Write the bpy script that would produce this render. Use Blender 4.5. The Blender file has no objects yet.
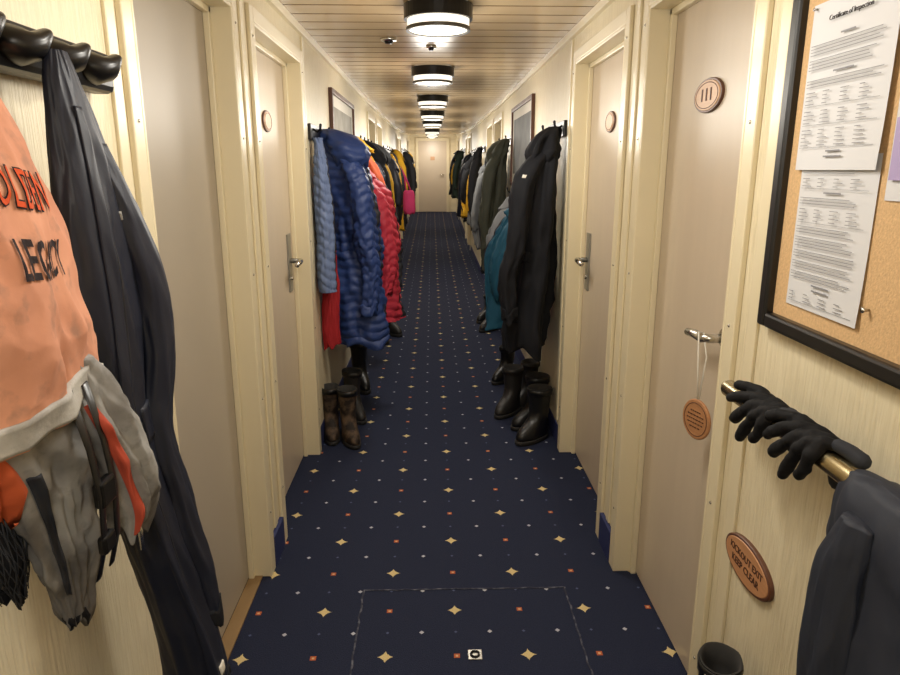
import bpy, bmesh, math, random
from mathutils import Vector, Matrix, noise
random.seed(7)
S=bpy.context.scene
COL=S.collection
PI=math.pi
# ------------------------------------------------------------ helpers
def lin(c):
    c/=255.0
    return c/12.92 if c<=.04045 else ((c+.055)/1.055)**2.4
def rgb(r,g,b): return (lin(r),lin(g),lin(b),1)
class NT:
    def __init__(s,name):
        s.m=bpy.data.materials.new(name); s.m.use_nodes=True
        s.t=s.m.node_tree; s.n=s.t.nodes; s.l=s.t.links
        s.b=s.n['Principled BSDF']
    def put(s,sock,v):
        if isinstance(v,bpy.types.NodeSocket): s.l.new(v,sock)
        else: sock.default_value=v
    def math(s,op,a,b=None,c=None):
        n=s.n.new('ShaderNodeMath'); n.operation=op
        s.put(n.inputs[0],a)
        if b is not None: s.put(n.inputs[1],b)
        if c is not None: s.put(n.inputs[2],c)
        return n.outputs[0]
    def mix(s,f,a,b):
        n=s.n.new('ShaderNodeMix'); n.data_type='RGBA'
        s.put(n.inputs[0],f); s.put(n.inputs[6],a); s.put(n.inputs[7],b)
        return n.outputs[2]
    def coord(s,scale=(1,1,1)):
        tc=s.n.new('ShaderNodeTexCoord'); mp=s.n.new('ShaderNodeMapping')
        s.l.new(tc.outputs['Object'],mp.inputs[0]); mp.inputs['Scale'].default_value=scale
        return mp.outputs[0]
    def noise(s,vec,scale,detail=3):
        n=s.n.new('ShaderNodeTexNoise'); s.l.new(vec,n.inputs['Vector'])
        n.inputs['Scale'].default_value=scale; n.inputs['Detail'].default_value=detail
        return n.outputs[0]
    def bump(s,h,strength,dist=.01):
        n=s.n.new('ShaderNodeBump'); s.l.new(h,n.inputs['Height'])
        n.inputs['Strength'].default_value=strength; n.inputs['Distance'].default_value=dist
        s.l.new(n.outputs[0],s.b.inputs['Normal'])
def mul(c,k): return (min(1,c[0]*k),min(1,c[1]*k),min(1,c[2]*k),1)
def M(name,col,rough=.6,metal=0,var=.1,vs=6,bump=0,bs=120,bd=.004,stretch=(1,1,1),coat=0,sheen=0,spec=.5):
    N=NT(name); c=rgb(*col); v=N.coord(stretch)
    f=N.noise(v,vs)
    N.l.new(N.mix(f,mul(c,1-var),mul(c,1+var)),N.b.inputs['Base Color'])
    N.b.inputs['Roughness'].default_value=rough; N.b.inputs['Metallic'].default_value=metal
    N.b.inputs['Specular IOR Level'].default_value=spec
    N.b.inputs['Coat Weight'].default_value=coat; N.b.inputs['Coat Roughness'].default_value=.15
    N.b.inputs['Sheen Weight'].default_value=sheen
    if bump: N.bump(N.noise(v,bs),bump,bd)
    return N.m
def blotch(name,c1,c2,rough=.8,vs=6,lo=.45,hi=.62,bs=180,bst=.4,c3=None,k3=.75):
    N=NT(name); v=N.coord(); f=N.noise(v,vs,5)
    r=N.n.new('ShaderNodeMapRange'); N.l.new(f,r.inputs[0]); r.inputs[1].default_value=lo; r.inputs[2].default_value=hi
    c=N.mix(r.outputs[0],rgb(*c1),rgb(*c2))
    if c3:
        f2=N.noise(v,vs*6,6); r2=N.n.new('ShaderNodeMapRange'); N.l.new(f2,r2.inputs[0]); r2.inputs[1].default_value=.54; r2.inputs[2].default_value=.74
        c=N.mix(N.math('MULTIPLY',r2.outputs[0],k3),c,rgb(*c3))
    N.l.new(c,N.b.inputs['Base Color'])
    N.b.inputs['Roughness'].default_value=rough; N.b.inputs['Specular IOR Level'].default_value=.25
    N.bump(N.noise(v,bs,5),bst,.002); return N.m
def emis(name,col,st):
    N=NT(name); c=rgb(*col)
    N.b.inputs['Base Color'].default_value=c; N.b.inputs['Emission Color'].default_value=c
    N.b.inputs['Emission Strength'].default_value=st; return N.m

W={}
def thing(name,label,cat,loc,group=None):
    o=bpy.data.objects.new(name,None); COL.objects.link(o); o.location=loc
    o.empty_display_size=.05
    o["label"]=label; o["category"]=cat
    if group: o["group"]=group
    W[o.name]=Vector(loc); return o
def fin(name,bm,mat,parent=None,smooth=True,label=None,cat=None,kind=None,keep=False,bevel=0,group=None,recalc=True):
    if recalc: bmesh.ops.recalc_face_normals(bm,faces=bm.faces)
    me=bpy.data.meshes.new(name); bm.to_mesh(me); bm.free()
    return fin_me(name,me,mat,parent,smooth,label,cat,kind,keep,bevel,group)
def fin_me(name,me,mat,parent=None,smooth=True,label=None,cat=None,kind=None,keep=False,bevel=0,group=None):
    o=bpy.data.objects.new(name,me); COL.objects.link(o)
    me.materials.clear(); me.materials.append(mat)
    for p in me.polygons: p.use_smooth=smooth
    c=Vector((0,0,0))
    if not keep and len(me.vertices):
        xs=[v.co.x for v in me.vertices]; ys=[v.co.y for v in me.vertices]; zs=[v.co.z for v in me.vertices]
        c=Vector(((min(xs)+max(xs))/2,(min(ys)+max(ys))/2,(min(zs)+max(zs))/2 if parent else min(zs)))
        me.transform(Matrix.Translation(-c))
    if parent:
        o.parent=parent; o.location=c-W[parent.name]
    else: o.location=c
    W[o.name]=c
    if label: o["label"]=label
    if cat: o["category"]=cat
    if kind: o["kind"]=kind
    if group: o["group"]=group
    if bevel:
        m=o.modifiers.new('bevel','BEVEL'); m.width=bevel; m.segments=2; m.limit_method='ANGLE'
    return o
def box(bm,x0,x1,y0,y1,z0,z1):
    if x0>x1:x0,x1=x1,x0
    if y0>y1:y0,y1=y1,y0
    v=[bm.verts.new(p) for p in [(x0,y0,z0),(x1,y0,z0),(x1,y1,z0),(x0,y1,z0),(x0,y0,z1),(x1,y0,z1),(x1,y1,z1),(x0,y1,z1)]]
    for f in [(0,3,2,1),(4,5,6,7),(0,1,5,4),(1,2,6,5),(2,3,7,6),(3,0,4,7)]: bm.faces.new([v[i] for i in f])
def boxes(name,bl,mat,parent=None,bevel=0,**k):
    bm=bmesh.new()
    for b in bl: box(bm,*b)
    return fin(name,bm,mat,parent,smooth=False,bevel=bevel,**k)
def grid(bm,rows,closed=True,cap0=True,cap1=True):
    V=[[bm.verts.new(p) for p in r] for r in rows]; n=len(rows[0])
    for i in range(len(V)-1):
        for j in range(n if closed else n-1):
            bm.faces.new((V[i][j],V[i][(j+1)%n],V[i+1][(j+1)%n],V[i+1][j]))
    if closed:
        for r,on in ((0,cap0),(-1,cap1)):
            if on:
                c=bm.verts.new(sum((v.co for v in V[r]),Vector())/n)
                for j in range(n): bm.faces.new((V[r][j],V[r][(j+1)%n],c))
    return V
def sweep(bm,pts,rad,n=12,cap=True,round_end=False):
    pts=[Vector(p) for p in pts]; rows=[]
    if round_end:
        d0=(pts[0]-pts[1]).normalized(); d1=(pts[-1]-pts[-2]).normalized()
        g=lambda r:r if not isinstance(r,tuple) else min(r)
        sc=lambda r,k:r*k if not isinstance(r,tuple) else (r[0]*k,r[1]*k)
        r0,r1=rad[0],rad[-1]
        pts=[pts[0]+d0*g(r0)*.9,pts[0]+d0*g(r0)*.6]+pts+[pts[-1]+d1*g(r1)*.6,pts[-1]+d1*g(r1)*.9]
        rad=[sc(r0,.3),sc(r0,.78)]+list(rad)+[sc(r1,.78),sc(r1,.3)]
    side=None
    for i,p in enumerate(pts):
        t=(pts[min(i+1,len(pts)-1)]-pts[max(i-1,0)]).normalized()
        if side is None:
            up=Vector((0,0,1)) if abs(t.z)<.9 else Vector((1,0,0))
            side=t.cross(up).normalized()
        else:
            side=(side-t*side.dot(t)).normalized()
        u=side.cross(t).normalized()
        r=rad[i]; a,b=(r if isinstance(r,tuple) else (r,r))
        rows.append([p+side*a*math.cos(2*PI*j/n)+u*b*math.sin(2*PI*j/n) for j in range(n)])
    grid(bm,rows,True,cap,cap)
def sweep_obj(name,pts,rad,mat,parent=None,n=12,**k):
    re=k.pop('round_end',False)
    bm=bmesh.new(); sweep(bm,pts,rad,n,round_end=re); return fin(name,bm,mat,parent,**k)
def ellipse_plate(bm,s,x,y,z,ry,rz,th,n=40,bev=.002):
    rows=[]
    for dx,k in ((0,1),(th-bev,1),(th,1-bev/ry*1.5)):
        rows.append([Vector((x-s*dx,y+ry*k*math.cos(2*PI*j/n),z+rz*k*math.sin(2*PI*j/n))) for j in range(n)])
    grid(bm,rows)
def ellipse_ring(bm,s,x,y,z,ry,rz,w,n=48):
    pts=[(x,y+ry*math.cos(2*PI*j/n),z+rz*math.sin(2*PI*j/n)) for j in range(n+1)]
    sweep(bm,pts,[w]*(n+1),6,cap=False)
def text_mesh(txt,size,extrude=.0008,font_scale_x=1,bold=0,align='CENTER',space=1.0):
    cu=bpy.data.curves.new('lettering','FONT'); cu.body=txt; cu.size=size; cu.extrude=extrude
    cu.align_x=align; cu.align_y='CENTER'; cu.offset=bold; cu.resolution_u=3; cu.space_character=space
    o=bpy.data.objects.new('tmp',cu); COL.objects.link(o); bpy.context.view_layer.update()
    me=bpy.data.meshes.new_from_object(o.evaluated_get(bpy.context.evaluated_depsgraph_get()))
    bpy.data.objects.remove(o); me.transform(Matrix.Diagonal((font_scale_x,1,1,1))); return me
def wall_text(txt,size,s,x,y,z,mat,parent,name='lettering',bold=0,rot=0,sx=1,**k):
    me=text_mesh(txt,size,.0006,sx,bold)
    R=Matrix(((0,0,-s,0),(-s,0,0,0),(0,1,0,0),(0,0,0,1)))
    me.transform(Matrix.Translation((x,y,z))@R@Matrix.Rotation(rot,4,'Z'))
    return fin_me(name,me,mat,parent,smooth=False,**k)

XL,XR=-.63,.70
CEIL=2.16
END=19.8
def sheer(y): return .32*((y-6)/13.8)**2 if y>6 else 0.0
class Soft:
    def __init__(s,keys,fold=.15,k=2.2,kz=1.3,seed=0,quilt=0,pitch=.055,wr=.004,lim=True,slant=0):
        s.k=keys; s.fold=fold; s.kk=k; s.kz=kz; s.seed=seed; s.q=quilt; s.pitch=pitch; s.wr=wr; s.lim=lim; s.sl=slant
    def C(s,t):
        n=len(s.k)-1; u=max(0,min(.99999,t))*n; i=int(u); f=u-i
        g=lambda j:s.k[max(0,min(n,j))]
        a,b,c,d=g(i-1),g(i),g(i+1),g(i+2)
        return [.5*(2*q+(r-p)*f+(2*p-5*q+4*r-w)*f*f+(3*q-p-3*r+w)*f**3) for p,q,r,w in zip(a,b,c,d)]
    def P(s,th,t,off=0):
        x,y,z,rx,ry=s.C(t); rx=max(rx,.003); ry=max(ry,.003)
        c,si=math.cos(th),math.sin(th)
        sd=s.seed*3.17
        N=noise.noise
        n=N(Vector((c*s.kk+sd,si*s.kk,z*s.kz+sd)))
        n2=N(Vector((c*s.kk*1.9+sd+z*1.3,si*s.kk*1.9,z*s.kz*2.6+9+sd)))
        n3=N(Vector((c*s.kk*1.4-sd,si*s.kk*1.4+z*2.5,z*s.kz*3.5-sd)))
        a=s.fold*(.35+.9*t)
        m=1+a*(n*1.7+.9*(.22-abs(n2))*1.3+.8*(.2-abs(n3)))
        o=off
        if s.q:
            sn=abs(math.sin(PI*(z+s.sl*c+.010*math.sin(th*2+sd)+.010*N(Vector((c*3,si*3,sd+z*2)))) /s.pitch))
            o+=s.q*(sn**.5-.5)+s.q*.9*(1-sn)*N(Vector((c*12+sd,si*12,z*12)))+s.q*.6*N(Vector((c*6+sd,si*6,z*14)))
        if s.wr:
            w1=N(Vector((c*3+sd+z*5,si*3,z*11))); w2=N(Vector((c*7+sd,si*7-z*9,z*24)))
            w3=N(Vector((c*2.2-sd-z*7,si*2.2+z*4,z*6)))
            o+=s.wr*(2.4*(.2-abs(w1))+.8*w2+2.6*(.18-abs(w3)))
        zz=z+(.03*t*t*N(Vector((c*1.3+sd,si*1.3,5)))*2 if s.fold>.12 else 0)
        px=x+(rx*m+o)*c; py=y+(ry*m+o)*si
        if s.lim: px=max(XL+.008,min(XR-.008,px))
        return Vector((px,py,zz))
    def mesh(s,name,mat,parent,nth=48,nt=60,t0=0,t1=1,off=0,**k):
        bm=bmesh.new()
        rows=[[s.P(2*PI*j/nth,t0+(t1-t0)*i/nt,off) for j in range(nth)] for i in range(nt+1)]
        grid(bm,rows); return fin(name,bm,mat,parent,**k)
    def patch(s,name,mat,parent,a0,a1,t0,t1,off=.004,na=10,nt=24,**k):
        bm=bmesh.new(); rows=[]
        for i in range(-1,nt+2):
            ii=max(0,min(nt,i)); t=t0+(t1-t0)*ii/nt; r=[]
            for j in range(-1,na+2):
                jj=max(0,min(na,j)); a=a0+(a1-a0)*jj/na
                r.append(s.P(a,t,-.004 if (i!=ii or j!=jj) else off))
            rows.append(r)
        grid(bm,rows,closed=False); return fin(name,bm,mat,parent,**k)
    def text(s,txt,size,mat,parent,a,t,da,dt,off=.003,bold=0,rot=0,name='lettering',space=1.0,**k):
        me=text_mesh(txt,size,.0,1,bold,space=space)
        bm=bmesh.new(); bm.from_mesh(me)
        bmesh.ops.triangulate(bm,faces=bm.faces)
        for _ in range(4):
            es=[e for e in bm.edges if e.calc_length()>size*.08]
            if es: bmesh.ops.subdivide_edges(bm,edges=es,cuts=1); bmesh.ops.triangulate(bm,faces=bm.faces)
        for v in bm.verts:
            v.co=s.P(a+v.co.x*da,t-v.co.y*dt+rot*v.co.x,off)
        return fin(name,bm,mat,parent,recalc=False,**k)
# ------------------------------------------------------------ materials
def wallpaper():
    N=NT('cream_ribbed_wallpaper')
    v=N.coord((1,46,3.4)); f=N.noise(v,3.4,5)
    v2=N.coord((1,1,1)); g=N.noise(v2,2.2,2)
    r=N.n.new('ShaderNodeMapRange'); N.l.new(f,r.inputs[0]); r.inputs[1].default_value=.32; r.inputs[2].default_value=.62
    c=N.mix(r.outputs[0],rgb(219,206,174),rgb(232,220,189))
    c=N.mix(N.math('MULTIPLY',g,.2),c,rgb(214,198,160))
    N.l.new(c,N.b.inputs['Base Color']); N.b.inputs['Roughness'].default_value=.42
    N.bump(r.outputs[0],.6,.0026); return N.m
def ceilmat(pw,g):
    N=NT('tan_glossy_ceiling_slats')
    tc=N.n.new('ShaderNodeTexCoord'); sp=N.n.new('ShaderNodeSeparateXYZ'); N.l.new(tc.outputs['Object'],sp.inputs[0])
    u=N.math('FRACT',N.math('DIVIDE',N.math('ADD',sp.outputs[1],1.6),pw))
    gr=N.math('LESS_THAN',u,g/pw*1.0)  # groove mask: seam shade painted into the slat colour
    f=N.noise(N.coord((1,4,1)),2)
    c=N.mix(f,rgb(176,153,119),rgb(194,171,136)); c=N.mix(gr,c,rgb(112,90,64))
    N.l.new(c,N.b.inputs['Base Color']); N.b.inputs['Roughness'].default_value=.24
    return N.m
def carpet():
    N=NT('navy_star_carpet')
    tc=N.n.new('ShaderNodeTexCoord'); sp=N.n.new('ShaderNodeSeparateXYZ')
    N.l.new(tc.outputs['Object'],sp.inputs[0])
    G=.228
    u=N.math('DIVIDE',N.math('SUBTRACT',sp.outputs[0],.07),G); v=N.math('DIVIDE',N.math('SUBTRACT',sp.outputs[1],2.05),G)
    i=N.math('ROUND',u); j=N.math('ROUND',v)
    fu=N.math('ABSOLUTE',N.math('SUBTRACT',u,i)); fv=N.math('ABSOLUTE',N.math('SUBTRACT',v,j))
    par=N.math('FLOORED_MODULO',N.math('ADD',i,j),2.0)
    even=N.math('LESS_THAN',par,.5); odd=N.math('SUBTRACT',1.0,even)
    vv=N.coord((1,1,1)); n1=N.noise(vv,260,2); n2=N.noise(vv,3,3)
    thr=N.math('ADD',.20,N.math('MULTIPLY',n1,.07))
    st=N.math('LESS_THAN',N.math('ADD',N.math('POWER',fu,.68),N.math('POWER',fv,.68)),thr)
    star=N.math('MULTIPLY',st,even)
    mx=N.math('MAXIMUM',fu,fv)
    red=N.math('MULTIPLY',N.math('LESS_THAN',mx,.042),odd)
    redin=N.math('MULTIPLY',N.math('LESS_THAN',mx,.018),odd)
    hu=N.math('SUBTRACT',.5,fu); hv=N.math('SUBTRACT',.5,fv)
    dot=N.math('LESS_THAN',N.math('ADD',hu,hv),.038)
    q1=N.math('ADD',fu,N.math('ABSOLUTE',N.math('SUBTRACT',fv,.5)))
    base=N.mix(n1,rgb(15,19,34),rgb(52,58,82)); base=N.mix(N.math('MULTIPLY',n2,.35),base,rgb(39,44,63))
    dot2=N.math('LESS_THAN',q1,.026)
    c=N.mix(dot2,base,rgb(84,92,122))
    c=N.mix(dot,c,rgb(186,186,196)); c=N.mix(red,c,rgb(178,96,62)); c=N.mix(redin,c,rgb(210,170,130))
    c=N.mix(star,c,N.mix(n1,rgb(186,160,104),rgb(232,214,162)))
    N.l.new(c,N.b.inputs['Base Color']); N.b.inputs['Roughness'].default_value=.95
    N.b.inputs['Specular IOR Level'].default_value=.15
    N.bump(n1,.6,.004); return N.m
PW,PG=.165,.010
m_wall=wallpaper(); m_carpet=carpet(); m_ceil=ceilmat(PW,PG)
m_door=M('taupe_laminate',(199,183,161),.33,0,.05,3,bump=.08,bs=60,stretch=(1,8,1))
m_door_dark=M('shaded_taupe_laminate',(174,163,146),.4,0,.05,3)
m_trim=M('cream_gloss_paint',(224,211,178),.28,0,.04,4,bump=.05,bs=20)
m_base=M('navy_cove_base',(38,46,92),.6)
m_thr=M('dull_oak',(140,112,74),.55,0,.25,8,stretch=(1,1,10))
m_black=M('black_gloss_paint',(14,14,16),.35,coat=.1)
m_blackm=M('black_metal',(26,26,28),.35,.6)
m_steel=M('brushed_steel',(200,198,192),.25,1,.08,40,stretch=(1,10,1))
m_plate=M('grey_backplate',(158,157,152),.4,.8,.08,40)
m_chrome=M('grey_metal_ring',(90,88,85),.4,.6)
m_brass=M('worn_brass_steel',(190,174,134),.25,1,.1,30)
m_wood=M('oiled_wood_plaque',(188,136,94),.4,0,.2,10,stretch=(1,2,14))
m_tag=M('tag_wood',(170,120,80),.5,0,.25,10,stretch=(1,2,14))
m_woodd=M('dark_wood_edge',(90,54,36),.4,0,.2,10)
m_bronze=M('tan_plaque_wood',(190,146,104),.38,.05,.16,10,stretch=(1,2,12))
m_ink=M('dark_ink',(50,44,44),.6,var=0)
m_engr=M('engraved_brown',(72,40,26),.6,var=0)
m_inko=blotch('orange_red_print',(214,82,34),(204,108,66),.8,30,.56,.68)
m_inkd=blotch('faded_dark_print',(40,30,32),(88,62,56),.85,60,.6,.72)
m_cork=M('cork',(204,168,122),.85,0,.28,180,bump=.5,bs=260,bd=.002)
m_paper=M('white_paper',(206,206,208),.6,0,.02,4)
m_print=M('grey_print',(128,128,132),.7,var=0)
m_purple=M('lilac_print',(168,152,192),.7)
m_white=M('white_mat_board',(215,210,198),.7)
m_diff=emis('lamp_diffuser_glow',(255,248,232),1.1)
def cloth(n,c,r=.75,b=.15,**k): return M(n,c,r,0,k.pop('var',.18),9,bump=b,bs=300,bd=.001,spec=k.pop('spec',.25),**k)
c_navy=cloth('navy_shell_nylon',(26,30,44),.46,spec=.4); c_black=cloth('black_shell_fabric',(23,24,29),.8)
c_blue=cloth('navy_blue_puffer',(42,62,114),.5,spec=.4); c_lav=cloth('slate_blue_puffer',(104,120,156),.55)
c_red=cloth('red_fabric',(160,36,42)); c_coral=cloth('coral_red_puffer',(196,58,76),.55)
c_orange=blotch('faded_salmon_fabric',(222,160,130),(190,130,104),.9,6,.40,.72,bs=60,bst=.35,c3=(150,118,102),k3=.6)
c_orange2=cloth('faded_bright_orange_trim',(200,94,56),var=.3)
c_grey=blotch('grimy_grey_nylon',(150,149,146),(106,103,100),.75,8,bs=50,bst=.4,c3=(90,86,82),k3=.6)
c_lgrey=blotch('silver_reflective_band',(184,182,176),(136,132,126),.55,9)
c_teal=cloth('teal_fabric',(28,76,98)); c_olive=cloth('olive_grey_canvas',(66,68,58))
c_char=cloth('charcoal_fabric',(48,50,56)); c_yel=cloth('safety_yellow',(206,158,40))
c_dgreen=cloth('dark_green_fabric',(34,46,40)); c_pink=cloth('magenta_pink_fabric',(164,44,88))
c_slate=cloth('dark_slate_shell',(40,44,55),.6,spec=.3); c_lining=cloth('rust_lining',(178,76,56))
c_pale=cloth('pale_grey_fabric',(112,114,116)); c_brown=cloth('brown_fabric',(60,50,42))
m_rub=M('black_rubber',(18,18,19),.38,0,.1,8); m_rubs=M('dark_rubber_sole',(34,32,30),.7)
m_bbrown=M('dark_muddy_rubber',(34,31,29),.5,0,.4,18,bump=.3,bs=50)
m_camo=blotch('mottled_brown_boot',(40,33,29),(98,80,64),.65,18,.42,.6)
m_lin=M('boot_lining',(44,42,40),.9); m_leath=M('black_glove_fabric',(20,20,22),.75,0,.1,8,bump=.3,bs=70,spec=.22)
m_zip=M('zip_teeth',(40,40,46),.5,.2)
# ------------------------------------------------------------ shell
def st(o,label,cat):
    o["label"]=label; o["category"]=cat; o["kind"]="structure"; return o
bm=bmesh.new(); box(bm,XL-.2,XR+.2,-1.6,END+.1,-.05,0)
st(fin('floor',bm,m_carpet,smooth=False,keep=True),"navy blue carpet with gold stars and small red squares","floor")
y=-1.6; prof=[]
while y<END+.1:
    prof+=[(y,CEIL+.010),(y+PG*.7,CEIL+.010),(y+PG*.85,CEIL+.002),(y+PG,CEIL),(y+PW-.004,CEIL),(y+PW-.001,CEIL+.002)]; y+=PW
bm=bmesh.new()
va=[bm.verts.new((XL-.2,p[0],p[1])) for p in prof]; vb=[bm.verts.new((XR+.2,p[0],p[1])) for p in prof]
for i in range(len(prof)-1): bm.faces.new((va[i],va[i+1],vb[i+1],vb[i]))
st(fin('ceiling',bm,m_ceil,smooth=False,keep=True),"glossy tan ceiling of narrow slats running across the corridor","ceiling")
OPEN=[(1.52,2.28),(2.54,3.40)]
for k in range(1,4): OPEN+=[(1.5+5.4*k,2.28+5.4*k),(2.52+5.4*k,3.3+5.4*k)]
OPEN=[o for o in OPEN if o[1]<END-.2]
DH=2.0
def wall_side(s,xw,nm):
    bl=[]; a=-1.6
    for y0,y1 in OPEN:
        bl.append((xw,xw+s*.2,a,y0,0,CEIL+.02)); bl.append((xw,xw+s*.2,y0,y1,DH,CEIL+.02)); a=y1
    bl.append((xw,xw+s*.2,a,END,0,CEIL+.02))
    st(boxes('wall_'+nm,bl,m_wall,keep=True),"cream wall with vertical ribbed wallpaper texture","wall")
    bb=[];a=-1.6
    for y0,y1 in OPEN:
        bb.append((xw-s*.005,xw,a,y0-.06,0.001,.11)); a=y1+.06
    bb.append((xw-s*.005,xw,a,END,0.001,.11))
    bb=[b for b in bb if b[3]-b[2]>.3]
    st(boxes('baseboard_'+nm,bb,m_base,keep=True),"low navy blue base strip along the cream wall","baseboard")
wall_side(-1,XL,'left'); wall_side(1,XR,'right')
st(boxes('wall_end',[(XL-.2,XR+.2,END,END+.1,-.1,CEIL+.1)],m_wall,keep=True),"cream end wall of the corridor","wall")
st(boxes('wall_back',[(XL-.2,XR+.2,-1.7,-1.6,0,CEIL+.02)],m_wall,keep=True),"cream wall closing the corridor","wall")
dn=0; tn=0
def oval_plaque(parent,s,x,y,z,ry,rz,txt=None):
    bm=bmesh.new(); ellipse_plate(bm,s,x,y,z,ry,rz,.008)
    p=fin('number_plaque',bm,m_woodd,parent,smooth=False,label="oval wooden number plaque")
    bm=bmesh.new(); ellipse_plate(bm,s,x-s*.0075,y,z,ry*.90,rz*.88,.0025)
    fin('plaque_face',bm,m_bronze,p,smooth=False)
    bm=bmesh.new(); ellipse_ring(bm,s,x-s*.010,y,z,ry*.78,rz*.74,.0011)
    fin('carved_border',bm,m_engr,p,smooth=True)
    if txt: wall_text(txt,rz*1.0,s,x-s*.0105,y,z,m_engr,p,name='numeral',bold=.0007,sx=1.3)
    return p
def lever(parent,s,x,y,z,dy,plate=True):
    h=thing('handle','','',(x,y,z)); 
    del h["label"]; del h["category"]
    h.parent=parent; h.location=Vector((x,y,z))-W[parent.name]
    ln=.13 if plate else .095
    if plate: boxes('escutcheon',[(x,x-s*.008,y-.034,y+.034,z-.15,z+.13)],m_plate,h,bevel=.002)
    else: sweep_obj('escutcheon',[(x,y,z),(x-s*.008,y,z)],[.026,.026],m_steel,h,n=24)
    sweep_obj('lever',[(x,y,z),(x-s*.045,y,z),(x-s*.060,y+dy*.012,z),(x-s*.064,y+dy*.05,z+.001),(x-s*.064,y+dy*ln,z-.004)],[.012,.012,.013,.012,.011],m_steel,h,n=14)
    if plate: sweep_obj('key_cylinder',[(x-s*.005,y,z-.085),(x-s*.016,y,z-.085)],[.011,.011],m_steel,h,n=16)
    return h
def door(s,xw,y0,y1,idx):
    global dn,tn
    dn+=1; xd=xw+s*.07
    o=thing('door_%d'%dn,"taupe laminate cabin door in a cream frame","door",(xd+s*.02,(y0+y1)/2,0.0)); o["kind"]="structure"
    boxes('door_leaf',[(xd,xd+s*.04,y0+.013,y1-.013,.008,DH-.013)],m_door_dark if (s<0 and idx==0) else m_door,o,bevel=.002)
    if idx<2:
        if not (s<0 and idx==0):
            lever(o,s,xd,(y0+.17) if idx==0 else y1-.12,1.07,1 if idx==0 else -1,plate=(idx!=0))
    else: lever(o,s,xd,y0+.12 if idx%2==0 else y1-.12,1.07,1 if idx%2==0 else -1)
    if not (s<0 and idx==0):
        oval_plaque(o,s,xd,(1.94 if idx==0 else (y0+y1)/2+.02),1.70,.098 if idx==0 else .075,.046 if idx==0 else .044,"111" if (s>0 and idx==0) else None)
    tn+=1; p=xw-s*.014; w=.05; e=.012
    bl=[(p,xw,y0-w,y0,0,DH+w),(p,xw,y1,y1+w,0,DH+w),(p,xw,y0,y1,DH,DH+w),
        (p,xd+s*.04,y0,y0+e,0,DH),(p,xd+s*.04,y1-e,y1,0,DH),(p,xd+s*.04,y0+e,y1-e,DH-e,DH),
        (xd-s*.02,xd,y0+e,y0+e+.02,0,DH-e),(xd-s*.02,xd,y1-e-.02,y1-e,0,DH-e),(xd-s*.02,xd,y0+e,y1-e,DH-e-.02,DH-e)]
    c=st(boxes('trim_%d'%tn,bl,m_trim,keep=True,bevel=.003),"cream painted door casing","door frame")
    if idx<2:
        for yy in (y0-w/2,y1+w/2):
            for zz in (.25,.7,1.15,1.6,1.95):
                sweep_obj('screw',[(p,yy,zz),(p-s*.0025,yy,zz)],[.0045,.003],m_steel,c,n=10)
    return o
for s,xw in ((-1,XL),(1,XR)):
    for i,(y0,y1) in enumerate(OPEN): door(s,xw,y0,y1,i)
for s,xw,y in ((-1,XL,1.43),(1,XR,1.40),(-1,XL,2.41),(1,XR,2.41),(1,XR,3.54),(-1,XL,3.51)):
    tn+=1
    st(boxes('trim_%d'%tn,[(xw-s*.008,xw,y-.02,y+.02,.135,CEIL-.036)],m_trim,keep=True,bevel=.002),"cream vertical cover strip on the wall","trim")
for s,xw in ((-1,XL),(1,XR)):
    tn+=1
    st(boxes('trim_%d'%tn,[(xw-s*.02,xw,-1.6,END,CEIL-.035,CEIL)],m_trim,keep=True),"cream strip between wall and ceiling","trim")
    tn+=1
    st(boxes('trim_%d'%tn,[(xw-s*.017,xw,2.331,2.489,.0005,.13)],m_base,keep=True,bevel=.002),"navy guard block at the foot of the partition","trim")
tn+=1; st(boxes('trim_%d'%tn,[(XL-.022,XL-.070,1.533,2.267,.0005,.006)],m_thr,keep=True),"narrow dull oak threshold at the doorway","threshold")
dn+=1; o=thing('door_%d'%dn,"tan door closing the end of the corridor","door",(.02,END-.02,0)); o["kind"]="structure"
boxes('door_leaf',[(-.38,.42,END-.04,END-.002,.01,1.98)],m_door,o,bevel=.003)
sweep_obj('handle',[(.32,END-.04,1.05),(.32,END-.09,1.05),(.22,END-.09,1.05)],[.014]*3,m_steel,o)
boxes('number_plaque',[(-.04,.08,END-.05,END-.04,1.45,1.55)],m_bronze,o)
tn+=1; st(boxes('trim_%d'%tn,[(-.46,-.38,END-.05,END,0,2.06),(.42,.50,END-.05,END,0,2.06),(-.38,.42,END-.05,END,1.98,2.06)],m_trim,keep=True),"cream frame of the end door","door frame")
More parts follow.
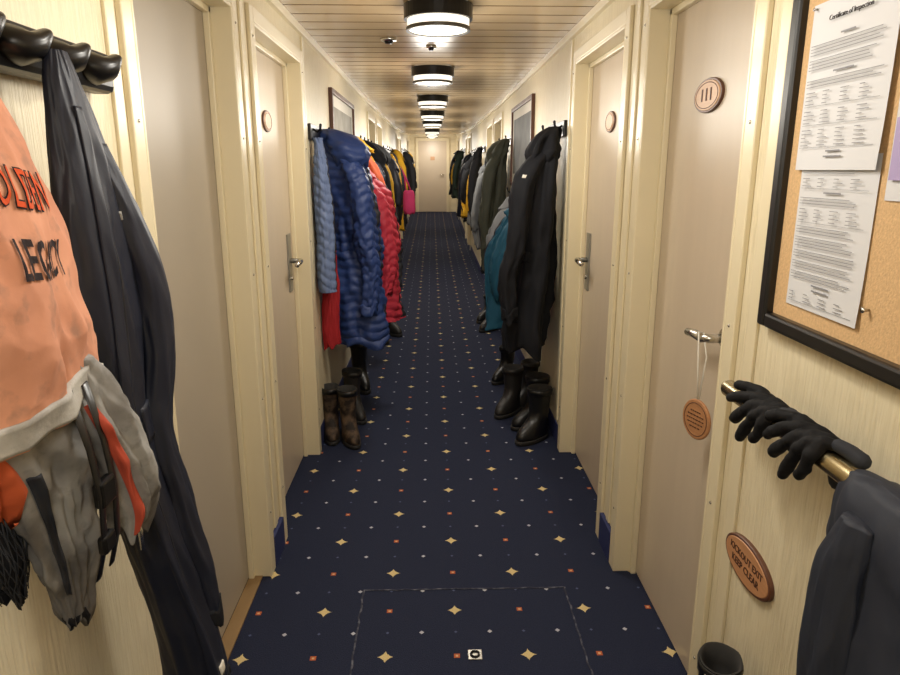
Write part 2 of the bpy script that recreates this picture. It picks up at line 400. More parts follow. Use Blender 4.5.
def hatch():
    o=thing('floor_hatch',"square carpeted floor hatch with a frayed worn edge","hatch",(.12,1.75,.0))
    x0,x1,y0,y1=-.26,.48,1.45,2.17
    mm=blotch('worn_hatch_edge',(50,52,66),(112,114,126),.8,26,.46,.66)
    for (a,b) in (((x0,y1),(x1,y1)),((x0,y0),(x0,y1)),((x1,y0),(x1,y1)),((x0,y0),(x1,y0))):
        bm=bmesh.new(); pts=[];rad=[]
        for i in range(81):
            f=i/80; px=a[0]+(b[0]-a[0])*f; py=a[1]+(b[1]-a[1])*f
            nn=noise.noise(Vector((px*25,py*25,0)))*.005+noise.noise(Vector((px*90,py*90,0)))*.002
            pts.append((px+(nn if a[0]==b[0] else 0),py+(nn if a[1]==b[1] else 0),.0015)); rad.append((.0024+.003*abs(noise.noise(Vector((px*60,py*60,3)))),.0018))
        sweep(bm,pts,rad,8); fin('edge_strip',bm,mm,o)
    boxes('lift_ring_plate',[(.105,.150,1.80,1.845,.0,.004)],m_steel,o,bevel=.001)
    bm=bmesh.new(); pts=[(.1275+.013*math.cos(a*PI/8),1.8225+.013*math.sin(a*PI/8),.006) for a in range(17)]
    sweep(bm,pts,[.003]*17,8); fin('lift_ring',bm,m_blackm,o)
hatch()
# ------------------------------------------------------------ ceiling lamps
LY=[-.3,1.35]+[3.0+1.74*i for i in range(5)]+[13.2,16.6,19.0]
for i,y in enumerate(LY):
    x=.03 if y<4 else .01
    o=thing('ceiling_lamp',"round flush ceiling lamp with black ring and frosted drum, lit","ceiling lamp",(x,y,CEIL),group="ceiling lamps along the corridor")
    n=48
    def ring(name,r,z0,z1,mat,ri=None):
        bm=bmesh.new(); ri=ri or r-.012
        prof=[(ri,z1),(r,z1),(r,z0),(ri,z0)]
        rows=[[Vector((x+a*math.cos(2*PI*j/n),y+a*math.sin(2*PI*j/n),z)) for j in range(n)] for a,z in prof+[prof[0]]]
        grid(bm,rows,True,False,False); bmesh.ops.remove_doubles(bm,verts=bm.verts,dist=1e-5)
        return fin(name,bm,mat,o,smooth=False)
    def drum(name,prof,mat):
        bm=bmesh.new(); rows=[[Vector((x+a*math.cos(2*PI*j/n),y+a*math.sin(2*PI*j/n),z)) for j in range(n)] for a,z in prof]
        grid(bm,rows); return fin(name,bm,mat,o,smooth=False)
    drum('mount_plate',[(.10,CEIL),(.10,CEIL-.012)],m_white)
    ring('upper_ring',.142,CEIL-.060,CEIL-.004,m_blackm)
    drum('diffuser',[(.122,CEIL-.012),(.128,CEIL-.020),(.128,CEIL-.092),(.118,CEIL-.099),(.06,CEIL-.102)],m_diff)
    ring('lower_ring',.133,CEIL-.104,CEIL-.090,m_chrome)
    kk=1.0 if y<11 else 1.15
    L=bpy.data.lights.new('lamp_light','AREA'); L.shape='DISK'; L.size=.18; L.energy=6*kk; L.color=(1,.95,.86)
    lo=bpy.data.objects.new('lamp_light',L); COL.objects.link(lo); lo.parent=o; lo.location=(0,0,-.106)
    L2=bpy.data.lights.new('lamp_glow','POINT'); L2.energy=12*kk; L2.color=(1,.95,.86); L2.shadow_soft_size=.14; 
    l2=bpy.data.objects.new('lamp_glow',L2); COL.objects.link(l2); l2.parent=o; l2.location=(0,0,-.36)
for x,y,r in ((-.22,3.75,.045),(.0,3.95,.03),(-.02,5.6,.03)):
    o=thing('ceiling_sensor',"small dark round fitting on the ceiling","smoke detector",(x,y,CEIL))
    sweep_obj('sensor_base',[(x,y,CEIL),(x,y,CEIL-.012)],[r,r*.9],m_steel,o,n=24)
    sweep_obj('sensor_head',[(x,y,CEIL-.01),(x,y,CEIL-.025)],[r*.55,r*.4],m_blackm,o,n=20)
# ------------------------------------------------------------ pictures
def picture(s,xw,y0,y1,z0,z1,label,c1,c2):
    o=thing('framed_picture',label,"picture",(xw,(y0+y1)/2,z0))
    f=.03
    boxes('frame',[(xw,xw-s*.025,y0,y0+f,z0,z1),(xw,xw-s*.025,y1-f,y1,z0,z1),(xw,xw-s*.025,y0+f,y1-f,z0,z0+f),(xw,xw-s*.025,y0+f,y1-f,z1-f,z1)],m_woodd,o,bevel=.003)
    boxes('mat_board',[(xw,xw-s*.010,y0+f,y1-f,z0+f,z1-f)],m_white,o)
    N=NT('faded_print'); v=N.coord((1,1,1)); N.l.new(N.mix(N.noise(v,5,5),rgb(*c1),rgb(*c2)),N.b.inputs['Base Color']); N.b.inputs['Roughness'].default_value=.7
    boxes('print',[(xw-s*.009,xw-s*.012,y0+.11,y1-.11,z0+.1,z1-.1)],N.m,o)
picture(-1,XL,4.35,5.55,1.50,1.99,"wide framed picture with pale mat above the coats",(80,74,66),(180,176,164))
picture(1,XR,4.75,5.95,1.37,2.0,"wide framed picture with a grey print above the coats",(46,50,58),(128,128,124))
# ------------------------------------------------------------ garments
def jacket(name,label,s,Y,X,top,bot,rx,ry,m,quilt=0,fold=.2,seed=0,res=1.0,hood=True,mz=None,ms=None,mh=None,cat='jacket',group=None,pitch=.05,sl=True,swing=.55,wr=.0028,tp=1.0,lean=0,flare=1.0,slant=0,logo=False):
    xw=XL if s<0 else XR; xh=xw-s*.045; H=top-bot; ms=ms or m; mh=mh or m; mz=mz or m_zip
    o=thing(name,label,cat,(X,Y,bot),group)
    lp=lambda a,b,f:a+(b-a)*f
    mid=(top+bot)/2; X2=X-s*lean
    K=[(xh,Y,top,.022,.03),(lp(xh,X,.25),Y,top-.04,.36*rx*tp,.45*ry),(lp(xh,X,.55),Y,top-.11,.62*rx*tp,.82*ry),(lp(xh,X,.8),Y,top-.22,.82*rx*tp,.98*ry),
       (X,Y+.01,mid+.04,.98*rx*(tp+1)/2,ry),(X-s*.005,Y+.01,mid-.14,rx,.95*ry),(X2,Y,bot+.1,1.02*rx*flare,ry),(X2-s*.005,Y,bot,.98*rx*flare,.96*ry)]
    B=Soft(K,fold,seed=seed,quilt=quilt,pitch=pitch,k=1.7,wr=wr,slant=slant)
    n1=int(52*res); n2=int(H/pitch*9) if quilt else int(80*res)
    B.mesh('body',m,o,n1,n2)
    sg=-1 if s<0 else 1
    front=(0 if s<0 else PI)+sg*.25
    if res>.7 and not quilt: B.patch('storm_flap',m,o,front-.13,front+.13,.2,.95,.008,6,int(50*res))
    B.patch('zipper',mz,o,front-.04-sg*.17,front+.04-sg*.17,.16,.97,.004,3,n2 if quilt else int(50*res))
    if res>.7 and not quilt:
        B.patch('pocket_flap',m,o,front+sg*.45,front+sg*.95,.64,.69,.008,6,5)
    if sl:
        for e in (-1,1):
            q=swing if e<0 else .2
            xa=lp(xh,X,.6); xo=X-s*(q*rx)
            KS=[(xa,Y+e*.5*ry,top-.09,.035,.035),(lp(xa,xo,.5),Y+e*.85*ry,top-.17,.056,.05),(lp(xa,xo,.9),Y+e*1.02*ry,top-.30,.060,.054),(xo-s*.015,Y+e*1.06*ry,mid,.055,.05),(xo-s*(.02+lean),Y+e*1.0*ry,mid-.16,.050,.046),(xo-s*lean,Y+e*.98*ry,bot+.2,.043,.04)]
            T=Soft(KS,fold*.9,seed=seed+5+e,quilt=quilt*.9,pitch=pitch,kz=3,k=1.5,wr=wr,slant=-slant)
            sv=T.mesh('sleeve',ms,o,int(30*res),int((H-.29)/pitch*9) if quilt else int(52*res))
            T.mesh('cuff',mz if res<.7 else m,sv,int(28*res),6,t0=.94,t1=1,off=.004)
            if logo and e<0: T.patch('white_logo',m_white,sv,-2.2,-1.8,.30,.325,.003,4,3)
    if hood:
        KH=[(lp(xh,X,.1),Y,top+.02,.03,.04),(lp(xh,X,.4),Y-.03,top-.01,.55*rx,.42*ry),(lp(xh,X,.75),Y-.045,top-.07,.72*rx,.6*ry),(lp(xh,X,.98),Y-.055,top-.15,.68*rx,.62*ry),(lp(xh,X,1.0),Y-.04,top-.23,.3*rx,.4*ry)]
        Soft(KH,fold*1.6,seed=seed+9,quilt=quilt*.7,pitch=pitch,k=2.0,kz=4,wr=wr).mesh('hood',mh,o,int(34*res),int(40*res))
    else:
        KH=[(lp(xh,X,.25),Y,top-.005,.4*rx*tp,.36*ry),(lp(xh,X,.4),Y,top-.04,.5*rx*tp,.46*ry),(lp(xh,X,.6),Y,top-.10,.66*rx*tp,.7*ry)]
        Soft(KH,fold,seed=seed+9,quilt=quilt*.5,kz=4,wr=wr).mesh('collar',mh,o,int(30*res),14)
    return o,B
def L(*a,**k): return jacket(a[0],a[1],-1,*a[2:],**k)
def R(*a,**k): return jacket(a[0],a[1],1,*a[2:],**k)
L('puffer_jacket',"slate blue quilted puffer jacket hanging by the door",3.60,-.572,1.66,.86,.046,.05,c_lav,quilt=.008,fold=.10,seed=3,hood=False,pitch=.05,sl=False,slant=.02)
L('jacket',"red fabric jacket hanging low between quilted jackets",3.70,-.575,1.42,.54,.045,.035,c_red,seed=2,hood=False,sl=False)
L('puffer_jacket',"navy blue quilted puffer jacket with hood on a hook",3.91,-.450,1.70,.50,.145,.15,c_blue,quilt=.012,fold=.22,seed=4,pitch=.050,swing=.45,tp=1.0,lean=.02,wr=.006,flare=1.14,slant=.02)
L('puffer_jacket',"coral red quilted puffer jacket on a hook",4.32,-.370,1.56,.54,.165,.13,c_coral,quilt=.012,fold=.20,seed=6,pitch=.052,hood=False,swing=.4,wr=.005,tp=1.2,slant=.02)
L('jacket',"orange and yellow rain jacket squeezed between coats",4.66,-.44,1.72,.75,.14,.09,c_yel,seed=5,ms=c_orange2,hood=False)
L('jacket',"navy blue jacket with charcoal sleeves beside a yellow one",5.02,-.42,1.58,.62,.15,.11,c_navy,seed=7,ms=c_char)
L('jacket',"dark green hooded jacket on a wall hook",5.38,-.48,1.60,.8,.10,.11,c_dgreen,seed=8,res=.8)
L('jacket',"black hooded shell jacket on a wall hook",5.76,-.46,1.72,.75,.12,.11,c_black,seed=9,res=.8)
L('jacket',"black jacket with yellow sleeves on a wall hook",6.12,-.46,1.72,.7,.12,.11,c_black,seed=10,ms=c_yel,res=.8)
L('jacket',"brown jacket hanging before the next pair of doors",6.48,-.48,1.66,.8,.10,.11,c_brown,seed=11,res=.8)
R('jacket',"black hooded shell jacket hanging beside the door",3.66,.558,1.70,.52,.112,.15,c_black,seed=71,fold=.24,swing=.95,wr=.004,lean=.035,flare=1.08,logo=True)
R('jacket',"dark teal jacket hanging low behind a black one",4.14,.475,1.34,.54,.160,.12,c_teal,seed=22,hood=False,swing=.3,wr=.005)
R('jacket',"black jacket hanging low behind the teal one",4.60,.58,1.30,.6,.08,.11,c_black,seed=23,hood=False)
R('jacket',"charcoal grey jacket on a low wall hook",4.98,.56,1.28,.6,.09,.11,c_char,seed=25,res=.8,hood=False)
R('jacket',"pale grey jacket on a low wall hook",5.36,.55,1.30,.7,.10,.10,c_pale,seed=26,res=.8,hood=False)
R('jacket',"grey olive canvas work coat with hood",6.02,.54,1.74,.62,.10,.09,c_olive,seed=24,res=.9,fold=.3)
R('jacket',"black hooded jacket beside the olive coat",6.32,.55,1.70,.55,.085,.09,c_black,seed=27,res=.8,fold=.3)
R('jacket',"pale grey jacket beside the black hooded one",6.60,.50,1.62,.75,.08,.07,c_pale,seed=28,res=.8,fold=.3)
pal=[(c_black,'black'),(c_navy,'navy blue'),(c_char,'charcoal grey'),(c_black,'black'),(c_dgreen,'dark green'),(c_black,'black'),(c_pale,'pale grey'),(c_black,'black'),(c_navy,'navy blue'),(c_char,'charcoal grey')]
for k,cnt in ((1,7),(2,5)):
    for s in (-1,1):
        for i in range(cnt):
            m,nm=pal[(i*3+k+(s>0)*2)%10]
            acc=(i in (1,4)); yb=(i==2 and k==1)
            if yb: m,nm=c_yel,'yellow'
            elif acc: nm+=' and yellow'
            Y=3.75+5.4*k+i*(2.95/cnt)
            xw=XL if s<0 else XR
            rr=.07+.05*random.random()
            jacket('jacket',nm+" jacket among coats on the far corridor hooks",s,Y,xw-s*(rr+.04),1.60+.18*random.random(),.6+.35*random.random(),rr,.10,m,seed=40+k*10+i+s,res=.45,group="coats on the far corridor hooks",hood=(i%2==0),mh=(c_yel if acc else (c_black if yb else None)),ms=(c_yel if acc else (c_black if yb else None)),fold=.3)
def bag(x,y,z,mat,label):
    o=thing('tote_bag',label,"bag",(x,y,z))
    Soft([(x,y,z+.30,.05,.04),(x,y,z+.27,.07,.05),(x,y,z+.15,.08,.05),(x,y,z+.03,.08,.05),(x,y,z,.06,.04)],.15,seed=3).mesh('bag_body',mat,o,24,20)
    sweep_obj('bag_strap',[(x-.04,y,z+.28),(x-.05,y,z+.46),(x-.10,y,z+.60),(x-.04,y,z+.46),(x+.03,y,z+.28)],[.010]*5,mat,o,n=8)
bag(-.30,8.90,.93,c_pink,"magenta pink bag hanging from the coat hooks")
def hook_rail(s,y0,y1,z,label):
    xw=XL if s<0 else XR; o=thing('coat_hook_rail',label,"coat rack",(xw,(y0+y1)/2,z-.01))
    boxes('rail_board',[(xw,xw-s*.018,y0,y1,z-.01,z+.07)],m_black,o,bevel=.003)
    n=max(1,int((y1-y0)/.36))
    for i in range(n+1):
        y=y0+.06+i*(y1-y0-.12)/n
        sweep_obj('hook',[(xw-s*.016,y,z+.045),(xw-s*.04,y,z+.03),(xw-s*.055,y,z+.045),(xw-s*.058,y,z+.065)],[.006,.006,.006,.008],m_blackm,o,n=8,round_end=True)
hl="black wall board with a row of coat hooks"
for a in ((-1,3.57,4.3,1.66),(-1,4.36,5.54,1.42),(-1,5.6,6.7,1.70),(1,3.60,4.1,1.68),(1,4.15,5.9,1.285),(1,6.0,6.7,1.72)): hook_rail(*a,hl)
for k in (1,2):
    for s in (-1,1): hook_rail(s,3.60+5.4*k,6.7+5.4*k,1.70,hl)
# ------------------------------------------------------------ boots
def boot(label,x,y,ang,mat,h=.34,sc=1.0,ms=None,tilt=0,z0=0,w=1.0):
    o=thing('boot',label,"boot",(x,y,z0),group="boots along the corridor wall")
    ca,sa=math.cos(ang),math.sin(ang)
    def ring(z,c,l,wd,n=28,off=0):
        r=[]
        for j in range(n):
            a=2*PI*j/n; u=math.cos(a); v=math.sin(a)
            lx=c+(l+off)*(abs(u)**.85)*(1 if u>0 else -1); ww=(wd*w+off)*(abs(v)**.9)*(1 if v>0 else -1)
            if u>0.2: ww*=1-.12*(u-.2)
            lx+=tilt*z
            wob=.004*noise.noise(Vector((u*2+x*9,v*2+y*9,z*18)))*(1 if z>.08 else 0)
            lx+=wob*u; ww+=wob*v
            r.append(Vector((x+(lx*ca-ww*sa)*sc,y+(lx*sa+ww*ca)*sc,z0+z*sc)))
        return r
    P=[(.02,.055,.125,.048),(.045,.056,.126,.049),(.07,.050,.118,.047),(.09,.038,.100,.045),(.11,.020,.082,.044),(.125,.010,.070,.045),(.14,.003,.064,.046),(.155,-.002,.062,.048),(.17,-.005,.060,.048),(.19,-.005,.061,.049),(.21,-.004,.062,.050),(.23,-.004,.064,.052),(.26,-.005,.065,.054),(h*.92,-.004,.069,.057),(h,-.004,.071,.059)]
    P=[p for p in P if p[0]<=h]
    bm=bmesh.new(); grid(bm,[ring(*p) for p in P],True,True,False)
    fin('boot_shaft',bm,mat,o)
    bm=bmesh.new(); grid(bm,[ring(h+.001,-.004,.0715,.0595),ring(h+.001,-.004,.066,.053),ring(h-.06,-.004,.058,.046),ring(h-.12,-.004,.05,.04)],True,False,True)
    fin('boot_lining',bm,m_lin,o)
    bm=bmesh.new(); grid(bm,[ring(.0,.055,.123,.047),ring(.004,.055,.13,.052),ring(.024,.055,.132,.053),ring(.028,.055,.127,.05)])
    fin('sole',bm,ms or m_rubs,o)
    bm=bmesh.new(); grid(bm,[ring(h-.035,-.004,.070,.058,off=.002),ring(h-.035,-.004,.070,.058,off=.004),ring(h-.005,-.004,.071,.059,off=.004),ring(h-.003,-.004,.071,.059,off=.001)],True,False,False)
    fin('boot_collar',bm,m_rub if mat is m_camo else mat,o)
    return o
boot("black rubber boot standing by the wall",.60,3.60,-2.4,m_rub,.31,.98,w=1.12)
boot("black rubber boot standing by the wall",.618,3.80,-2.6,m_rub,.32,.98,w=1.12)
boot("dark muddy rubber boot beside black boots",.50,4.03,-2.25,m_bbrown,.31,.96,w=1.08)
boot("dark muddy rubber boot beside black boots",.63,4.18,-2.2,m_bbrown,.31,.94)
boot("dark rubber boot standing in the row",.54,4.70,-2.3,m_rub,.28,.92)
boot("dark boot further along the wall",.58,6.3,-2.4,m_bbrown,.28)
boot("dark boot further along the wall",.58,6.68,-2.4,m_rub,.27)
boot("mottled brown boot standing by the wall",-.485,3.60,-1.2,m_camo,.34,.9)
boot("mottled brown boot standing by the wall",-.59,3.66,-1.4,m_camo,.34,.88)
boot("dark brown rubber boot behind others",-.50,3.97,-1.1,m_bbrown,.33,.92)
boot("black rubber boot behind brown boots",-.52,4.55,-1.2,m_rub,.33)
boot("dark boot further along the wall",-.50,5.9,-1.0,m_rub,.32)
boot("dark boot further along the wall",-.42,6.15,-.8,m_bbrown,.30)
bt=boot("black rubber boot with pale pull tab under handrail",.612,1.21,-2.0,m_rub,.66,.73)
sweep_obj('pull_tab',[(.566,1.17,.474),(.562,1.168,.458),(.561,1.166,.438)],[(.010,.002)]*3,m_white,bt,n=8)
# ------------------------------------------------------------ near left rack
o=thing('coat_hook_rail',"thick black rack with chunky rounded pegs","coat rack",(XL,.95,1.62))
boxes('rail_board',[(XL,XL+.048,.45,1.33,1.635,1.705)],m_black,o,bevel=.012)
for i in range(8):
    y=.47+i*.110
    sweep_obj('peg',[(XL+.035,y,1.672),(XL+.052,y+.01,1.668),(XL+.062,y+.022,1.670),(XL+.068,y+.036,1.684)],[(.044,.027),(.045,.026),(.038,.020),(.028,.012)],m_black,o,n=18,round_end=True)
# navy raincoat
o=thing('rain_jacket',"long navy shell raincoat hanging from the black rack","jacket",(-.5,1.07,.5))
B=Soft([(-.545,1.06,1.668,.012,.020),(-.542,1.06,1.635,.020,.034),(-.535,1.07,1.55,.030,.062),(-.53,1.08,1.42,.040,.094),(-.525,1.08,1.27,.046,.106),(-.525,1.07,1.08,.042,.084),(-.505,1.09,.88,.044,.080),(-.48,1.125,.66,.048,.072),(-.468,1.13,.50,.052,.070)],.18,k=1.0,kz=1.2,seed=61,wr=.0009)
B.mesh('body',c_navy,o,120,170)
B.patch('zipper',m_zip,o,-.35,-.32,.2,.98,.002,3,90)
B.patch('placket',c_navy,o,-.66,-.37,.2,.98,.003,8,90)
B.patch('pocket_flap',c_navy,o,-.1,.5,.60,.64,.004,10,8)
B.patch('label_patch',c_lgrey,o,.1,.2,.36,.372,.003,4,4)
B.patch('white_logo',m_white,o,-.25,-.05,.925,.938,.003,5,4)
B.patch('hem_band',c_black,o,-PI,PI*.98,.965,.985,.003,60,3)
T=Soft([(-.53,1.10,1.54,.022,.026),(-.505,1.125,1.43,.028,.040),(-.488,1.15,1.32,.031,.048),(-.484,1.15,1.20,.030,.046),(-.490,1.125,1.06,.028,.038),(-.475,1.135,.92,.031,.040),(-.458,1.15,.78,.032,.040),(-.447,1.155,.66,.029,.036)],.18,k=1.0,kz=1.8,seed=62,wr=.0012)
sv=T.mesh('sleeve',c_navy,o,52,90); T.mesh('cuff',c_black,sv,44,6,t0=.95,t1=1,off=.003)
# orange jacket
o=thing('work_jacket',"faded orange float jacket with grey trim and printed lettering","jacket",(-.5,.76,.88))
B=Soft([(-.56,.80,1.63,.03,.05),(-.55,.78,1.585,.06,.085),(-.535,.75,1.50,.085,.13),(-.52,.73,1.40,.105,.16),(-.515,.73,1.30,.112,.172),(-.515,.735,1.22,.10,.165)],.13,k=1.4,kz=2.2,seed=41,wr=.0030)
B.mesh('body',c_orange,o,220,200)
B.patch('hem_band',c_lgrey,o,-PI,PI*.98,.90,.985,.006,80,6)
B.patch('collar_patch',c_char,o,-PI,PI*.98,.0,.12,.006,50,6)
B.text("GOLDEN",.046,m_inkd,o,.02,.44,4.7,2.7,.0022,bold=.0016,rot=.2,space=1.10)
B.text("GOLDEN",.046,m_inko,o,.02,.44,4.7,2.7,.0032,bold=.0002,rot=.2,space=1.10)
B.text("LEGACY",.044,m_inkd,o,.16,.595,4.9,2.6,.0024,bold=.0010,rot=.2,space=1.10)
T=Soft([(-.49,.75,1.26,.055,.085),(-.485,.76,1.20,.056,.088),(-.485,.78,1.12,.044,.070),(-.49,.80,1.03,.034,.054),(-.50,.82,.95,.024,.036),(-.50,.825,.89,.010,.018)],.25,k=1.4,kz=4,seed=43,wr=.006)
sv=T.mesh('sleeve',c_grey,o,80,110,label="grimy grey nylon sleeve")
T.mesh('strap_end',c_black,sv,20,8,t0=.94,t1=1,off=.003)
T.patch('dark_panel',c_char,sv,-1.0,-.75,.3,.8,.003,8,50)
T=Soft([(-.47,.82,1.27,.035,.04),(-.455,.84,1.20,.040,.045),(-.445,.87,1.12,.042,.042),(-.435,.885,1.05,.038,.040),(-.44,.885,1.01,.022,.03)],.22,k=1.4,kz=5,seed=45,wr=.005)
sv=T.mesh('sleeve',c_grey,o,64,80,label="grey sleeve with rust red edge")
T.patch('rust_edge',c_lining,sv,-.95,-.60,.2,.9,.003,8,50)
sweep_obj('zip_pull',[(-.43,.885,1.02),(-.428,.89,.99),(-.428,.89,.96)],[.002,.004,.003],m_steel,o,n=8)
T=Soft([(-.505,.66,1.23,.03,.035),(-.50,.67,1.18,.036,.04),(-.50,.68,1.13,.030,.035),(-.505,.69,1.10,.02,.025)],.3,seed=47,wr=.008)
T.mesh('inner_flap',c_orange2,o,48,36)
NP=Soft([(-.51,.685,1.13,.024,.04),(-.507,.70,1.07,.024,.040),(-.512,.72,1.03,.016,.03),(-.515,.735,1.00,.008,.015)],.2,seed=48)
NP.mesh('mesh_lining',c_black,o,36,24)
bm=bmesh.new()
for q in range(22):
    a0=-1.9+q*.14
    for sg in (-1,1):
        pts=[NP.P(a0+sg*.5*tt,.08+.84*tt,.003) for tt in [w_/12 for w_ in range(13)]]
        sweep(bm,pts,[.0007]*13,5)
net=fin('netting_cord',bm,c_char,o); net["kind"]="stuff"
boxes('buckle',[(-.427,-.413,.775,.812,1.085,1.12)],m_blackm,o,bevel=.004)
boxes('buckle',[(-.430,-.418,.775,.805,1.02,1.045)],m_blackm,o,bevel=.004)
for dy in (-.012,.024):
    sweep_obj('buckle_strap',[(-.43,.775+dy,1.245),(-.421,.785+dy,1.17),(-.417,.79+dy,1.1),(-.424,.795+dy,1.03),(-.44,.80+dy,.98)],[(.008,.002)]*5,m_black,o,n=8)
# ------------------------------------------------------------ notice board
o=thing('notice_board',"cork notice board in a wide black frame","notice board",(XR,.9,1.19))
y0,y1,z0,z1=.35,1.345,1.19,2.05; f=.030; X=XR
boxes('frame',[(X,X-.028,y0,y0+f,z0,z1),(X,X-.028,y1-f,y1,z0,z1),(X,X-.028,y0+f,y1-f,z0,z0+f),(X,X-.028,y0+f,y1-f,z1-f,z1)],m_black,o,bevel=.006)
boxes('cork_panel',[(X,X-.010,y0+f,y1-f,z0+f,z1-f)],m_cork,o)
def paper(yr,w,zb,h,x,label,rows,head=None,pur=False,pins=True):
    p=thing('paper_sheet',label,"paper",(x,yr-w/2,zb))
    bm=bmesh.new(); rr=[]
    for i in range(9):
        v=i/8; rr.append([Vector((x-.001-.004*(1-v)**4*(u/6),yr-w*u/6,zb+h*v)) for u in range(7)])
    grid(bm,rr,closed=False); fin('sheet',bm,m_paper,p)
    xa,xb=x-.0060,x-.0056
    bm=bmesh.new(); rnd=random.Random(rows)
    top=zb+h*.94-(.045 if head else 0); z=top
    while z>zb+.02:
        kind=rnd.choice(('para','table','heading'))
        if kind=='heading':
            c=yr-w/2; l=rnd.uniform(.03,.06); box(bm,xa,xb,c-l/2,c+l/2,z,z+.0028); z-=.009
        elif kind=='para':
            for _ in range(rnd.randint(2,4)):
                box(bm,xa,xb,yr-w+.014+rnd.uniform(0,.05),yr-.014,z,z+.0011); z-=.0052
            z-=.004
        else:
            n=rnd.randint(3,5); 
            for r in range(n):
                for c in range(4):
                    yy=yr-.016-c*(w-.032)/4; l=rnd.uniform(.012,.034)
                    box(bm,xa,xb,yy-l,yy,z-.0008,z+.0004)
                z-=.0065
            box(bm,xa,xb,yr-w+.014,yr-.014,z+.002,z+.0026); z-=.006
    fin('printed_lines',bm,m_print,p,smooth=False)
    if head:
        wall_text(head,.0122,1,x-.006,yr-w/2,zb+h-.032,m_ink,p,bold=-.0001)
    if pur: boxes('printed_block',[(x-.0066,x-.0061,yr-w+.01,yr-.01,zb+.03,zb+.12)],m_purple,p)
    if pins:
        for yy in (yr-.012,yr-w+.012):
            q=thing('push_pin',"small pin holding a paper sheet","pin",(x-.006,yy,zb+h-.008))
            sweep_obj('pin_head',[(x-.002,yy,zb+h-.008),(x-.007,yy,zb+h-.008),(x-.009,yy,zb+h-.008)],[.002,.0018,.003],m_steel,q,n=10)
paper(1.265,.225,1.25,.275,X-.0115,"white printed form pinned to the cork board",34,pins=False)
paper(1.28,.240,1.50,.282,X-.0165,"white printed certificate pinned to the cork board",35,head="Certificate of Inspection")
paper(1.022,.216,1.455,.28,X-.0115,"white notice with lilac block pinned to cork",16,pur=True)
q=thing('push_pin',"small steel pin in the bare cork","pin",(X-.012,1.0,1.265))
sweep_obj('pin_head',[(X-.010,1.02,1.285),(X-.018,1.02,1.285),(X-.022,1.02,1.285)],[.002,.003,.005],m_steel,q,n=12)
# ------------------------------------------------------------ handrail, gloves, draped jacket
o=thing('handrail',"brass toned steel handrail bracketed to the wall","handrail",(.63,.6,1.05))
sweep_obj('rail',[(.622,1.335,1.055),(.622,1.325,1.055),(.622,0.0,1.055)],[.014,.018,.018],m_brass,o,n=24)
for y in (1.24,.45):
    sweep_obj('bracket',[(XR,y,1.02),(.66,y,1.02),(.63,y,1.03),(.622,y,1.05)],[.010,.009,.009,.009],m_brass,o,n=12)
crump=bpy.data.textures.new('crumple','CLOUDS'); crump.noise_scale=.035
def glove(label,oy,dz,seed,flip,k=.85,yaw=0,spread=1.0):
    rnd=random.Random(seed)
    o=thing('glove',label,"glove",(.61,oy,1.07),group="gloves lying on the handrail")
    bm=bmesh.new(); R0=.026
    cy,sy=math.cos(yaw),math.sin(yaw)
    def Pm(u,v,lift=0):
        uu=(u*cy-v*sy)*k; vv=(u*sy+v*cy)*k; r=R0+lift
        a=uu/R0
        if a<-1.2: x=r*math.sin(-1.2); z=r*math.cos(1.2)-(-1.2-a)*R0
        elif a>1.35: x=r*math.sin(1.35); z=r*math.cos(1.35)-(a-1.35)*R0
        else: x=r*math.sin(a); z=r*math.cos(a)
        return (.622-x,oy+vv,1.055+z+dz)
    def sw(pts,rad,n=14):
        sweep(bm,pts,[q*k for q in rad],n,round_end=True)
    for v in (-.030,-.011,.011,.030):
        sw([Pm(-.045,v*.85),Pm(-.025,v*.95),Pm(0,v),Pm(.022,v*1.05),Pm(.038,v*1.1)],[.0095,.0105,.0115,.0115,.0105])
    for j,(v,l) in enumerate(zip((-.036,-.013,.012,.035),(.044,.060,.062,.048))):
        d=rnd.uniform(-.004,.006)+(j-1.5)*.008*spread; lf=rnd.uniform(0,.004)
        sw([Pm(.030,v),Pm(.048,v+d*.4,lf),Pm(.044+l*.6,v+d,lf),Pm(.044+l,v+d*1.5,lf*.4)],[.0108,.0110,.0106,.0092])
    sw([Pm(-.02,.03*flip),Pm(.0,.050*flip),Pm(.022,.062*flip),Pm(.044,.066*flip)],[.0115,.012,.0112,.0098])
    g=fin('glove_hand',bm,m_leath,o)
    r=g.modifiers.new('r','REMESH'); r.mode='VOXEL'; r.voxel_size=.0022; r.use_smooth_shade=True
    dm=g.modifiers.new('d','DISPLACE'); dm.texture=crump; dm.strength=.008; dm.mid_level=.5
    sm=g.modifiers.new('s','SMOOTH'); sm.factor=.5; sm.iterations=3
    bm=bmesh.new()
    for v in (-.030,-.010,.010,.030):
        sweep(bm,[Pm(-.042,v,.001),Pm(-.06,v*1.15,.001),Pm(-.080,v*1.3,.001)],[.0105*k,.0115*k,.0125*k],12,round_end=True)
    c=fin('glove_cuff',bm,c_char,o)
    r=c.modifiers.new('r','REMESH'); r.mode='VOXEL'; r.voxel_size=.0026; r.use_smooth_shade=True
glove("crumpled black glove draped over the handrail",1.155,.001,3,-1,1.05,1.0)
glove("crumpled black glove draped beside another on the handrail",1.005,.004,11,-1,1.05,.85)
o=thing('jacket',"dark slate shell jacket draped over the handrail","jacket",(.61,.70,.35))
B=Soft([(.622,.71,1.084,.02,.13),(.622,.72,1.07,.038,.180),(.615,.72,1.03,.048,.190),(.612,.715,.95,.050,.185),(.605,.71,.82,.058,.18),(.60,.71,.65,.068,.185),(.60,.71,.45,.07,.175),(.60,.70,.33,.065,.165)],.20,k=1.2,kz=1.4,seed=52,wr=.002)
B.mesh('body',c_slate,o,110,130)
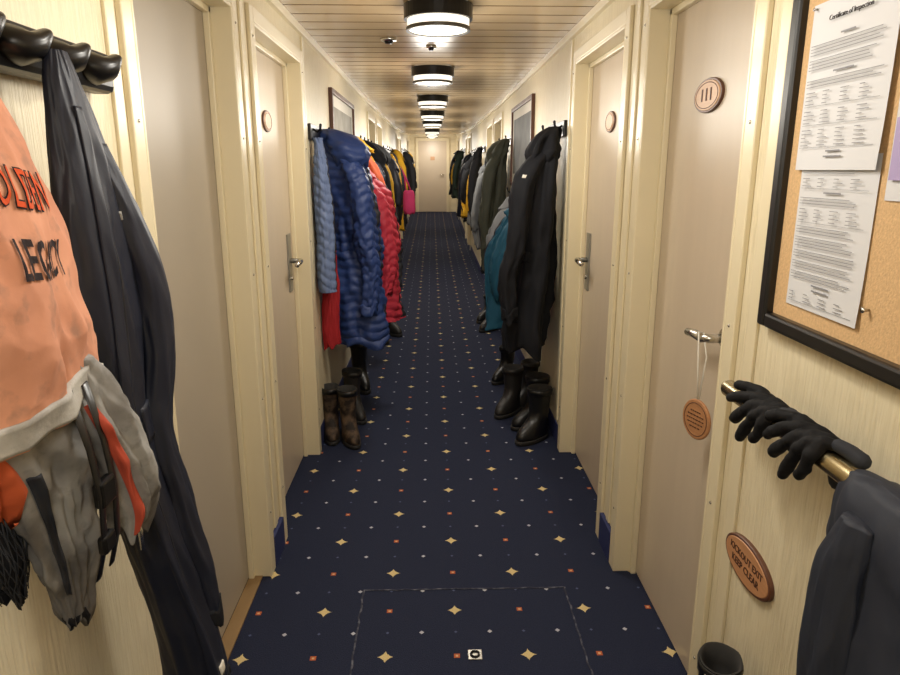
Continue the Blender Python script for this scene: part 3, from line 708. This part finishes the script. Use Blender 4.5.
T=Soft([(.575,.80,1.04,.02,.03),(.565,.81,.96,.026,.042),(.558,.80,.84,.030,.045),(.553,.79,.68,.028,.042),(.55,.78,.55,.028,.04)],.2,k=1.2,kz=2,seed=54,wr=.002)
sv=T.mesh('sleeve',c_slate,o,44,60)
o=thing('wall_plaque',"oval engraved wooden safety plaque low on the wall","sign",(XR,1.30,.60))
bm=bmesh.new(); ellipse_plate(bm,1,XR,1.30,.65,.108,.052,.010); fin('plaque_board',bm,m_woodd,o,smooth=False)
bm=bmesh.new(); ellipse_plate(bm,1,XR-.0095,1.30,.65,.101,.046,.002); fin('plaque_face',bm,m_wood,o,smooth=False)
wall_text("KICKOUT EXIT",.0225,1,XR-.0118,1.30,.663,m_engr,o,bold=.0003)
wall_text("KEEP CLEAR",.0235,1,XR-.0118,1.30,.637,m_engr,o,bold=.0003)
# hanging tag
o=thing('hanging_tag',"round wooden tag on a cord hung from the door lever","tag",(.70,1.68,.80))
bm=bmesh.new(); ellipse_plate(bm,1,.700,1.655,.858,.053,.055,.006); d=fin('tag_disc',bm,m_tag,o,smooth=False)
bm=bmesh.new(); ellipse_ring(bm,1,.6935,1.655,.858,.043,.045,.0009); fin('carved_border',bm,m_engr,d)
bm=bmesh.new(); rn=random.Random(4)
for zz,hw in ((.880,.020),(.869,.030),(.858,.032),(.847,.029),(.836,.020)):
    yy=1.655+hw
    while yy>1.655-hw:
        l=rn.uniform(.004,.010); box(bm,.6936,.6929,max(yy-l,1.655-hw),yy,zz-.0016,zz+.0016); yy-=l+.003
em=fin('engraved_marks',bm,m_engr,d,smooth=False)
d.rotation_euler[2]=.32
sweep_obj('tag_string',[(.712,1.695,1.086),(.698,1.692,1.088),(.695,1.67,1.0),(.697,1.657,.908)],[.0022]*4,m_white,o,n=6)
sweep_obj('tag_string',[(.712,1.695,1.086),(.722,1.685,1.02),(.699,1.657,.908)],[.0022]*3,m_white,o,n=6)
# ------------------------------------------------------------ gentle sheer of the deck beyond 6 m
for ob in list(COL.objects):
    if ob.parent: continue
    long=ob.type=='MESH' and max((v.co.y for v in ob.data.vertices),default=0)-min((v.co.y for v in ob.data.vertices),default=0)>1.5
    if long:
        bm=bmesh.new(); bm.from_mesh(ob.data)
        if ob.name!='ceiling':
            yy=6.0
            while yy<END:
                bmesh.ops.bisect_plane(bm,geom=bm.verts[:]+bm.edges[:]+bm.faces[:],plane_co=(0,yy-ob.location.y,0),plane_no=(0,1,0)); yy+=.7
        for v in bm.verts: v.co.z+=sheer(v.co.y+ob.location.y)
        bm.to_mesh(ob.data); bm.free()
    else:
        ys=W.get(ob.name,ob.location).y
        if ob.type=='MESH' and ob.get('kind')=='structure':
            vs=[v.co.y for v in ob.data.vertices]; ys=sum(vs)/len(vs)+ob.location.y
        ob.location.z+=sheer(ys)
# ------------------------------------------------------------ world, camera
w=bpy.data.worlds.new('World'); S.world=w; w.use_nodes=True
w.node_tree.nodes['Background'].inputs[0].default_value=(1,.9,.75,1); w.node_tree.nodes['Background'].inputs[1].default_value=.02
cam=bpy.data.cameras.new('Camera'); co=bpy.data.objects.new('Camera',cam); COL.objects.link(co)
cam.sensor_width=36; cam.lens=26.8; cam.clip_start=.02
co.location=(0,0,1.5); co.rotation_euler=(math.radians(90-14.04),0,math.radians(-1.5))
S.camera=co
S.view_settings.view_transform='Standard'; S.view_settings.look='None'; S.view_settings.exposure=0
